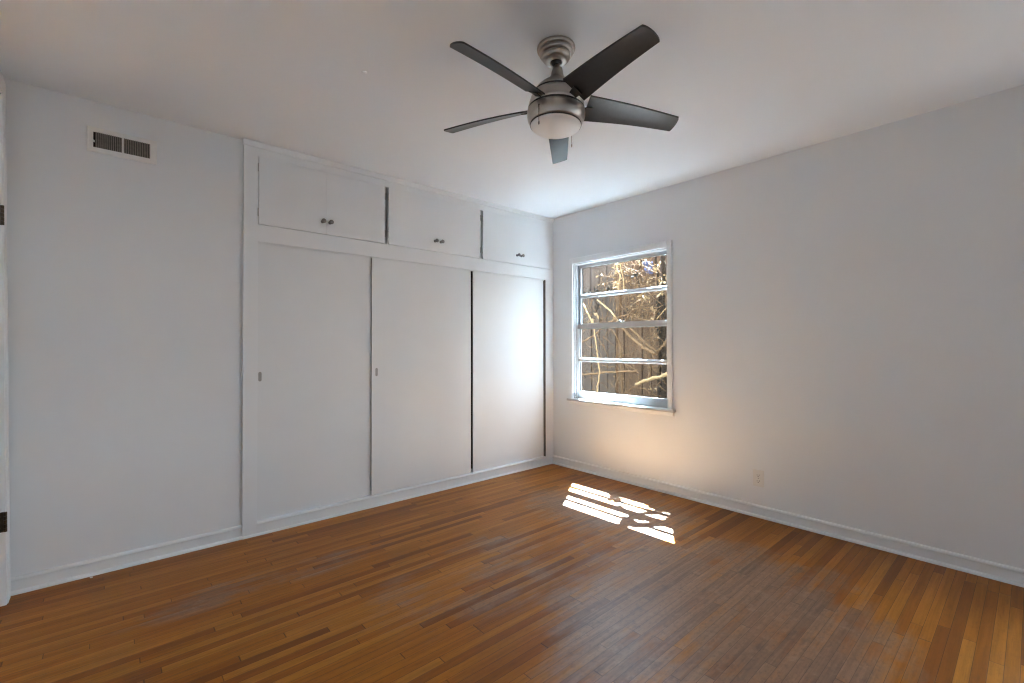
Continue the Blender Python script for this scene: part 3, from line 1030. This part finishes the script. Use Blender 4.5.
def leafclump(bm, c, rad, n, size, rng, flat=1.0):
    for _ in range(n):
        d = Vector((rng.gauss(0, 1), rng.gauss(0, 1), rng.gauss(0, 1)))
        d = d.normalized() * (rng.random() ** 0.5)
        p = Vector(c) + Vector((d.x * rad[0], d.y * rad[1], d.z * rad[2]))
        L = size * rng.uniform(0.6, 1.25)
        Wd = L * rng.uniform(0.4, 0.62)
        ax = Vector((rng.gauss(0, 1), rng.gauss(0, 1), rng.gauss(0, 0.8) - 0.4)).normalized()
        sd = ax.cross(Vector((rng.gauss(0, 1), rng.gauss(0, 1), rng.gauss(0, 1)))).normalized()
        nm = ax.cross(sd).normalized()
        cup = L * rng.uniform(0.05, 0.22)
        base, tip = bm.verts.new(p), bm.verts.new(p + ax * L - nm * cup)
        m1, m2 = bm.verts.new(p + ax * L * 0.36 + nm * cup * 0.3), bm.verts.new(p + ax * L * 0.7)
        l1, l2 = bm.verts.new(p + ax * L * 0.33 + sd * Wd * 0.5 + nm * cup), bm.verts.new(p + ax * L * 0.68 + sd * Wd * 0.38 + nm * cup * 0.6)
        q1, q2 = bm.verts.new(p + ax * L * 0.33 - sd * Wd * 0.5 + nm * cup), bm.verts.new(p + ax * L * 0.68 - sd * Wd * 0.38 + nm * cup * 0.6)
        for f in ((base, m1, l1), (m1, m2, l2, l1), (m2, tip, l2), (base, q1, m1), (m1, q1, q2, m2), (m2, q2, tip)):
            bm.faces.new(f)


def stem(bm, pts, r0, r1, rng, wob=0.006, seg=7):
    path = smooth_path(pts, 6)
    n = len(path)
    out, rad = [], []
    for i, p in enumerate(path):
        out.append(p + Vector((rng.uniform(-wob, wob), rng.uniform(-wob, wob), rng.uniform(-wob, wob))) * (0 < i < n - 1))
        rad.append((r0 + (r1 - r0) * i / (n - 1)) * rng.uniform(0.88, 1.12))
    tube(bm, out, rad, seg)


VP = {
    'trunk': [(0.950, -0.671, 2.168), (0.950, -0.684, 1.896), (0.950, -0.661, 1.644), (0.950, -0.688, 1.420), (0.950, -0.666, 1.198), (0.950, -0.699, 0.977), (0.950, -0.669, 0.565), (0.950, -0.682, 0.314)],
    'trunk2': [(0.980, -0.561, 2.238), (0.980, -0.588, 1.975), (0.980, -0.615, 1.681), (0.980, -0.600, 1.425), (0.980, -0.626, 1.135), (0.980, -0.603, 0.813), (0.980, -0.622, 0.302)],
    'diagA': [(0.880, -0.101, 1.489), (0.880, -0.212, 1.377), (0.880, -0.319, 1.276), (0.880, -0.439, 1.185), (0.880, -0.539, 1.127), (0.880, -0.628, 1.085)],
    'diagB': [(0.900, -0.252, 1.422), (0.900, -0.340, 1.336), (0.900, -0.443, 1.245), (0.900, -0.543, 1.163), (0.900, -0.632, 1.113)],
    'diagC': [(0.920, -0.604, 1.077), (0.920, -0.644, 1.127), (0.920, -0.707, 1.192), (0.920, -0.770, 1.262)],
    'log': [(0.720, -0.492, 0.775), (0.720, -0.590, 0.812), (0.720, -0.701, 0.846), (0.720, -0.793, 0.871), (0.720, -0.882, 0.902)],
    'horiz': [(0.930, 0.493, 0.800), (0.930, 0.362, 0.828), (0.930, 0.154, 0.853), (0.930, -0.024, 0.872), (0.930, -0.174, 0.886), (0.930, -0.370, 0.897)],
    'paleV': [(0.800, 0.128, 1.481), (0.800, 0.099, 1.322), (0.800, 0.070, 1.164), (0.800, 0.051, 1.023), (0.800, 0.028, 0.898), (0.800, 0.042, 0.773), (0.800, 0.063, 0.646)],
    'diagL': [(0.860, 0.366, 1.205), (0.860, 0.260, 1.245), (0.860, 0.137, 1.300), (0.860, 0.037, 1.369), (0.860, -0.078, 1.427), (0.860, -0.153, 1.478)],
    'thinL': [(0.970, 0.204, 1.336), (0.970, 0.153, 1.229), (0.970, 0.093, 1.147), (0.970, 0.035, 1.052)],
    'lowA': [(0.990, -0.149, 0.618), (0.990, -0.241, 0.686), (0.990, -0.321, 0.753), (0.990, -0.357, 0.861), (0.990, -0.260, 0.933), (0.990, -0.187, 0.962)],
    'pink': [(0.840, 0.350, 1.709), (0.840, 0.279, 1.635), (0.840, 0.227, 1.550), (0.840, 0.176, 1.466), (0.840, 0.125, 1.383)],
    'upA': [(0.900, 0.137, 1.704), (0.900, 0.021, 1.621), (0.900, -0.060, 1.557), (0.900, -0.131, 1.468), (0.900, -0.185, 1.401)],
    'arcR': [(0.940, -0.180, 1.402), (0.940, -0.234, 1.465), (0.940, -0.295, 1.539), (0.940, -0.384, 1.584), (0.940, -0.484, 1.603)],
    'arcS': [(0.960, 0.034, 1.410), (0.960, -0.064, 1.473), (0.960, -0.174, 1.507), (0.960, -0.281, 1.502), (0.960, -0.413, 1.457), (0.960, -0.527, 1.440)],
    'thinR': [(0.820, -0.681, 1.440), (0.820, -0.746, 1.507), (0.820, -0.817, 1.573)],
    'gold1': [(0.920, -0.120, 2.138), (0.920, -0.130, 2.032), (0.920, -0.170, 1.935), (0.920, -0.142, 1.847), (0.920, -0.160, 1.741)],
    'gold2': [(0.940, -0.160, 2.161), (0.940, -0.163, 2.043), (0.940, -0.190, 1.948), (0.940, -0.202, 1.843), (0.940, -0.212, 1.738)],
    'upT': [(0.970, -0.200, 1.956), (0.970, -0.291, 1.933), (0.970, -0.336, 1.940), (0.970, -0.388, 2.004), (0.970, -0.410, 2.102)],
    'upT2': [(0.970, -0.336, 1.940), (0.970, -0.373, 1.866), (0.970, -0.387, 1.801), (0.970, -0.408, 1.711)],
    'leftD': [(0.930, 0.372, 1.759), (0.930, 0.265, 1.736), (0.930, 0.161, 1.714), (0.930, 0.060, 1.693)],
    'leftD2': [(0.930, 0.179, 1.565), (0.930, 0.144, 1.618), (0.930, 0.178, 1.675), (0.930, 0.212, 1.746), (0.930, 0.143, 1.877), (0.930, 0.126, 1.990)],
    'topR': [(0.800, -0.755, 2.091), (0.800, -0.787, 1.993), (0.800, -0.818, 1.896), (0.800, -0.836, 1.813)],
}


def vine(name, loc, label, cat, group, stems, clumps, twigs=None):
    """stems: (path key or points, r0, r1, material); clumps: (centre, radii, n, leaf size, material)"""
    v = tag(empty(name, loc), label, cat, group)
    for key, r0, r1, mat in stems:
        pts = VP[key] if isinstance(key, str) else key
        bm = bmesh.new()
        stem(bm, pts, r0, r1, RNG, wob=min(0.006, r0 * 0.5))
        link('stem', bm, mat, v, smooth=True)
    if twigs:
        cx, cy, cz, rx, ry, rz, n, mat = twigs
        bm = bmesh.new()
        for _ in range(n):
            p = Vector((cx + RNG.uniform(-rx, rx), cy + RNG.uniform(-ry, ry), cz + RNG.uniform(-rz, rz)))
            d = Vector((RNG.uniform(-0.3, 0.3), RNG.gauss(0, 1), RNG.gauss(0, 1))).normalized()
            pts = [p]
            for _k in range(4):
                d = (d + Vector((RNG.uniform(-0.2, 0.2), RNG.gauss(0, 0.45), RNG.gauss(0, 0.45)))).normalized()
                pts.append(pts[-1] + d * RNG.uniform(0.05, 0.10))
            stem(bm, pts, RNG.uniform(0.0025, 0.0055), 0.0015, RNG, 0.002, 5)
        t = link('twigs', bm, mat, v)
        t['kind'] = 'stuff'
    for mat in sorted({c[4] for c in clumps}):
        bm = bmesh.new()
        for c, rad, n, size, mm in clumps:
            if mm == mat:
                leafclump(bm, c, rad, n, size, RNG)
        f = link('foliage', bm, mat, v)
        f['kind'] = 'stuff'
    at_base(v)
    return v


GV = 'dried vines on the fence outside the window'
vine('climbing_vine', (0.95, -0.67, -0.30), 'dark knotty vine trunks with forked boughs at the right side of the window view', 'vine', GV,
     [([(0.95, -0.68, -0.31)] + VP['trunk'][::-1], 0.034, 0.020, 'bark_dark'), ([(0.99, -0.60, -0.31)] + VP['trunk2'][::-1], 0.022, 0.012, 'bark_dark'),
      ('diagA', 0.012, 0.018, 'bark'), ('diagB', 0.010, 0.014, 'bark'), ('diagC', 0.015, 0.010, 'bark'), ('thinR', 0.005, 0.004, 'bark_pale'), ('topR', 0.010, 0.007, 'bark_dark')],
     [((0.88, -0.70, 1.716), (0.03, 0.05, 0.03), 7, 0.045, 'leaf_dry'), ((0.86, -0.60, 1.445), (0.03, 0.03, 0.03), 5, 0.05, 'leaf_dry'),
      ((0.86, -0.67, 1.967), (0.04, 0.06, 0.08), 13, 0.045, 'leaf_dry'), ((0.86, -0.73, 1.83), (0.04, 0.06, 0.07), 11, 0.045, 'leaf_dry'),
      ((0.88, -0.60, 1.555), (0.03, 0.05, 0.05), 9, 0.04, 'leaf_dry'), ((0.93, -0.66, 1.60), (0.04, 0.06, 0.09), 16, 0.04, 'leaf_dark'),
      ((0.90, -0.67, 1.32), (0.04, 0.05, 0.10), 10, 0.04, 'leaf_dark'), ((0.90, -0.60, 1.28), (0.03, 0.05, 0.08), 6, 0.045, 'leaf_dry'),
      ((0.93, -0.65, 0.76), (0.04, 0.08, 0.10), 12, 0.04, 'leaf_dark'), ((0.90, -0.55, 0.714), (0.03, 0.07, 0.05), 8, 0.045, 'leaf_dry')],
     (0.94, -0.62, 1.30, 0.05, 0.16, 0.70, 90, 'bark'))
vine('climbing_vine', (0.98, -0.20, -0.30), 'golden dry vine with hanging strands in the upper middle of the window view', 'vine', GV,
     [([(1.02, -0.10, -0.31), (1.02, -0.12, 0.6), (1.00, -0.10, 1.2)] + VP['arcS'], 0.010, 0.005, 'bark'), ('gold1', 0.006, 0.006, 'bark_pale'), ('gold2', 0.006, 0.006, 'bark_pale'),
      ('upA', 0.008, 0.011, 'bark_pale'), ('arcR', 0.008, 0.006, 'bark'), ('upT', 0.006, 0.008, 'bark_dark'), ('upT2', 0.007, 0.005, 'bark_dark')],
     [((0.90, -0.15, 1.844), (0.04, 0.05, 0.09), 13, 0.045, 'leaf_dry'), ((0.88, -0.17, 2.05), (0.03, 0.06, 0.07), 13, 0.04, 'leaf_dry'),
      ((0.92, -0.25, 2.106), (0.03, 0.08, 0.04), 12, 0.04, 'leaf_dry'), ((0.88, -0.495, 1.685), (0.03, 0.04, 0.04), 9, 0.06, 'leaf_dry'),
      ((0.90, -0.455, 2.075), (0.03, 0.07, 0.04), 11, 0.045, 'leaf_dry'), ((0.93, -0.347, 1.649), (0.04, 0.10, 0.06), 10, 0.035, 'leaf_dry'),
      ((0.84, -0.243, 1.41), (0.02, 0.04, 0.012), 4, 0.05, 'leaf_dry'), ((0.98, -0.503, 1.859), (0.02, 0.045, 0.05), 12, 0.04, 'leaf_dry'),
      ((0.96, -0.33, 1.94), (0.03, 0.05, 0.04), 9, 0.035, 'leaf_dark'),
      ((0.98, -0.20, 1.95), (0.04, 0.20, 0.16), 30, 0.04, 'leaf_dry'), ((0.98, -0.30, 1.60), (0.04, 0.30, 0.12), 22, 0.035, 'leaf_dry'),
      ((0.99, -0.20, 1.55), (0.04, 0.25, 0.12), 20, 0.035, 'leaf_dark')],
     (1.00, -0.25, 1.75, 0.06, 0.35, 0.38, 90, 'bark'))
vine('climbing_vine', (0.93, 0.10, -0.30), 'thin pale vine with a few dark leaves at the left side of the window view', 'vine', GV,
     [([(0.82, 0.10, -0.31), (0.81, 0.08, 0.2)] + VP['paleV'][::-1], 0.009, 0.006, 'bark_pale'), ('pink', 0.009, 0.009, 'bark_pale'), ('diagL', 0.009, 0.007, 'bark'), ('thinL', 0.005, 0.004, 'bark'),
      ('leftD', 0.006, 0.005, 'bark_dark'), ('leftD2', 0.007, 0.004, 'bark_dark')],
     [((0.90, 0.094, 1.984), (0.02, 0.025, 0.03), 4, 0.04, 'leaf_dry'), ((0.90, 0.061, 1.879), (0.02, 0.03, 0.02), 5, 0.04, 'leaf_dry'),
      ((0.84, 0.082, 1.509), (0.02, 0.02, 0.02), 3, 0.05, 'leaf_dry'), ((0.93, 0.143, 1.82), (0.04, 0.06, 0.05), 14, 0.035, 'leaf_dark'),
      ((0.93, 0.318, 1.796), (0.03, 0.08, 0.03), 12, 0.035, 'leaf_dark'), ((0.95, 0.008, 1.838), (0.03, 0.06, 0.04), 13, 0.035, 'leaf_dark'),
      ((0.93, 0.153, 1.632), (0.03, 0.05, 0.05), 12, 0.035, 'leaf_dark'), ((0.93, 0.40, 0.80), (0.03, 0.08, 0.06), 8, 0.04, 'leaf_dark'),
      ((0.95, 0.22, 1.78), (0.04, 0.20, 0.05), 30, 0.04, 'leaf_dark'), ((0.95, 0.20, 1.55), (0.04, 0.12, 0.14), 16, 0.035, 'leaf_dark')],
     (1.00, 0.15, 1.20, 0.05, 0.35, 0.60, 60, 'bark'))
vine('fallen_branch', (0.95, 0.1, -0.30), 'brown branch lying level across the lower fence boards', 'branch', None,
     [([(0.97, 1.1, -0.31), (0.95, 0.85, 0.45)] + VP['horiz'], 0.014, 0.010, 'bark'), ('lowA', 0.008, 0.006, 'bark')],
     [((0.95, -0.1, 0.84), (0.03, 0.2, 0.04), 7, 0.035, 'leaf_dry')], (0.99, 0.0, 0.80, 0.03, 0.35, 0.15, 14, 'bark'))
vine('cut_log', (0.72, -0.6, -0.30), 'thick pale cut branch at the lower right of the window view', 'branch', None,
     [(VP['log'] + [(0.74, -1.20, 0.93), (0.80, -1.75, 0.60), (0.86, -1.95, -0.31)], 0.015, 0.024, 'bark_pale')], [])
# tree between the fences whose boughs hang over the window and break up the sunlight
vine('overhanging_tree', (1.45, -0.95, -0.30), 'leafy tree bough hanging over the window from between the two fences', 'tree', None,
     [([(1.45, -0.95, -0.31), (1.47, -0.93, 1.2), (1.42, -0.86, 2.5), (1.25, -0.72, 3.1), (0.92, -0.60, 3.16), (0.66, -0.51, 2.98), (0.62, -0.56, 2.70), (0.62, -0.66, 2.40), (0.62, -0.76, 2.16)], 0.075, 0.018, 'bark_dark'),
      ([(0.62, -0.60, 2.70), (0.63, -0.50, 2.48), (0.63, -0.42, 2.24)], 0.012, 0.006, 'bark_dark'),
      ([(1.42, -0.86, 2.45), (1.15, -0.84, 2.40), (0.86, -0.78, 2.385), (0.82, -0.10, 2.385)], 0.014, 0.005, 'bark_dark')],
     [((0.62, -0.53, 2.88), (0.05, 0.05, 0.12), 22, 0.065, 'leaf_dry'), ((0.62, -0.66, 2.50), (0.05, 0.055, 0.16), 26, 0.065, 'leaf_dry'),
      ((0.62, -0.76, 2.20), (0.06, 0.075, 0.10), 30, 0.065, 'leaf_dry'), ((0.63, -0.43, 2.24), (0.06, 0.10, 0.08), 24, 0.065, 'leaf_dry'),
      ((0.63, -0.50, 2.50), (0.04, 0.09, 0.05), 6, 0.06, 'leaf_dry'), ((0.82, -0.68, 2.46), (0.04, 0.12, 0.13), 120, 0.055, 'leaf_dry'), ((0.82, -0.72, 2.66), (0.03, 0.085, 0.10), 42, 0.055, 'leaf_dry'), ((0.82, -0.29, 2.50), (0.04, 0.085, 0.10), 50, 0.055, 'leaf_dry'),
      ((0.82, -0.60, 2.385), (0.03, 0.20, 0.025), 90, 0.055, 'leaf_dry'), ((0.82, -0.25, 2.385), (0.03, 0.12, 0.02), 8, 0.05, 'leaf_dry')])
bm = bmesh.new()
NB = 9
grid = []
for i in range(NB + 1):
    r = []
    for j in range(NB + 1):
        u, v = i / NB - 0.5, j / NB - 0.5
        r.append(bm.verts.new((0.985 + 0.012 * math.sin(7 * u + 3 * v) + 0.008 * math.sin(11 * v), -0.486 + 0.105 * u * (1 + 0.25 * v), 2.005 + 0.125 * v + 0.01 * math.sin(5 * u))))
    grid.append(r)
for i in range(NB):
    for j in range(NB):
        bm.faces.new((grid[i][j], grid[i + 1][j], grid[i + 1][j + 1], grid[i][j + 1]))
blue_sheet = link('blue_sheet', bm, 'slate_blue', None, smooth=True)  # stand-in for an unidentified bluish patch among the vines
sld = blue_sheet.modifiers.new('thickness', 'SOLIDIFY')
sld.thickness = 0.004
tag(blue_sheet, 'small slate blue sheet among the vines at the top right of the window', 'blue_sheet')


SC.frame_set(1)
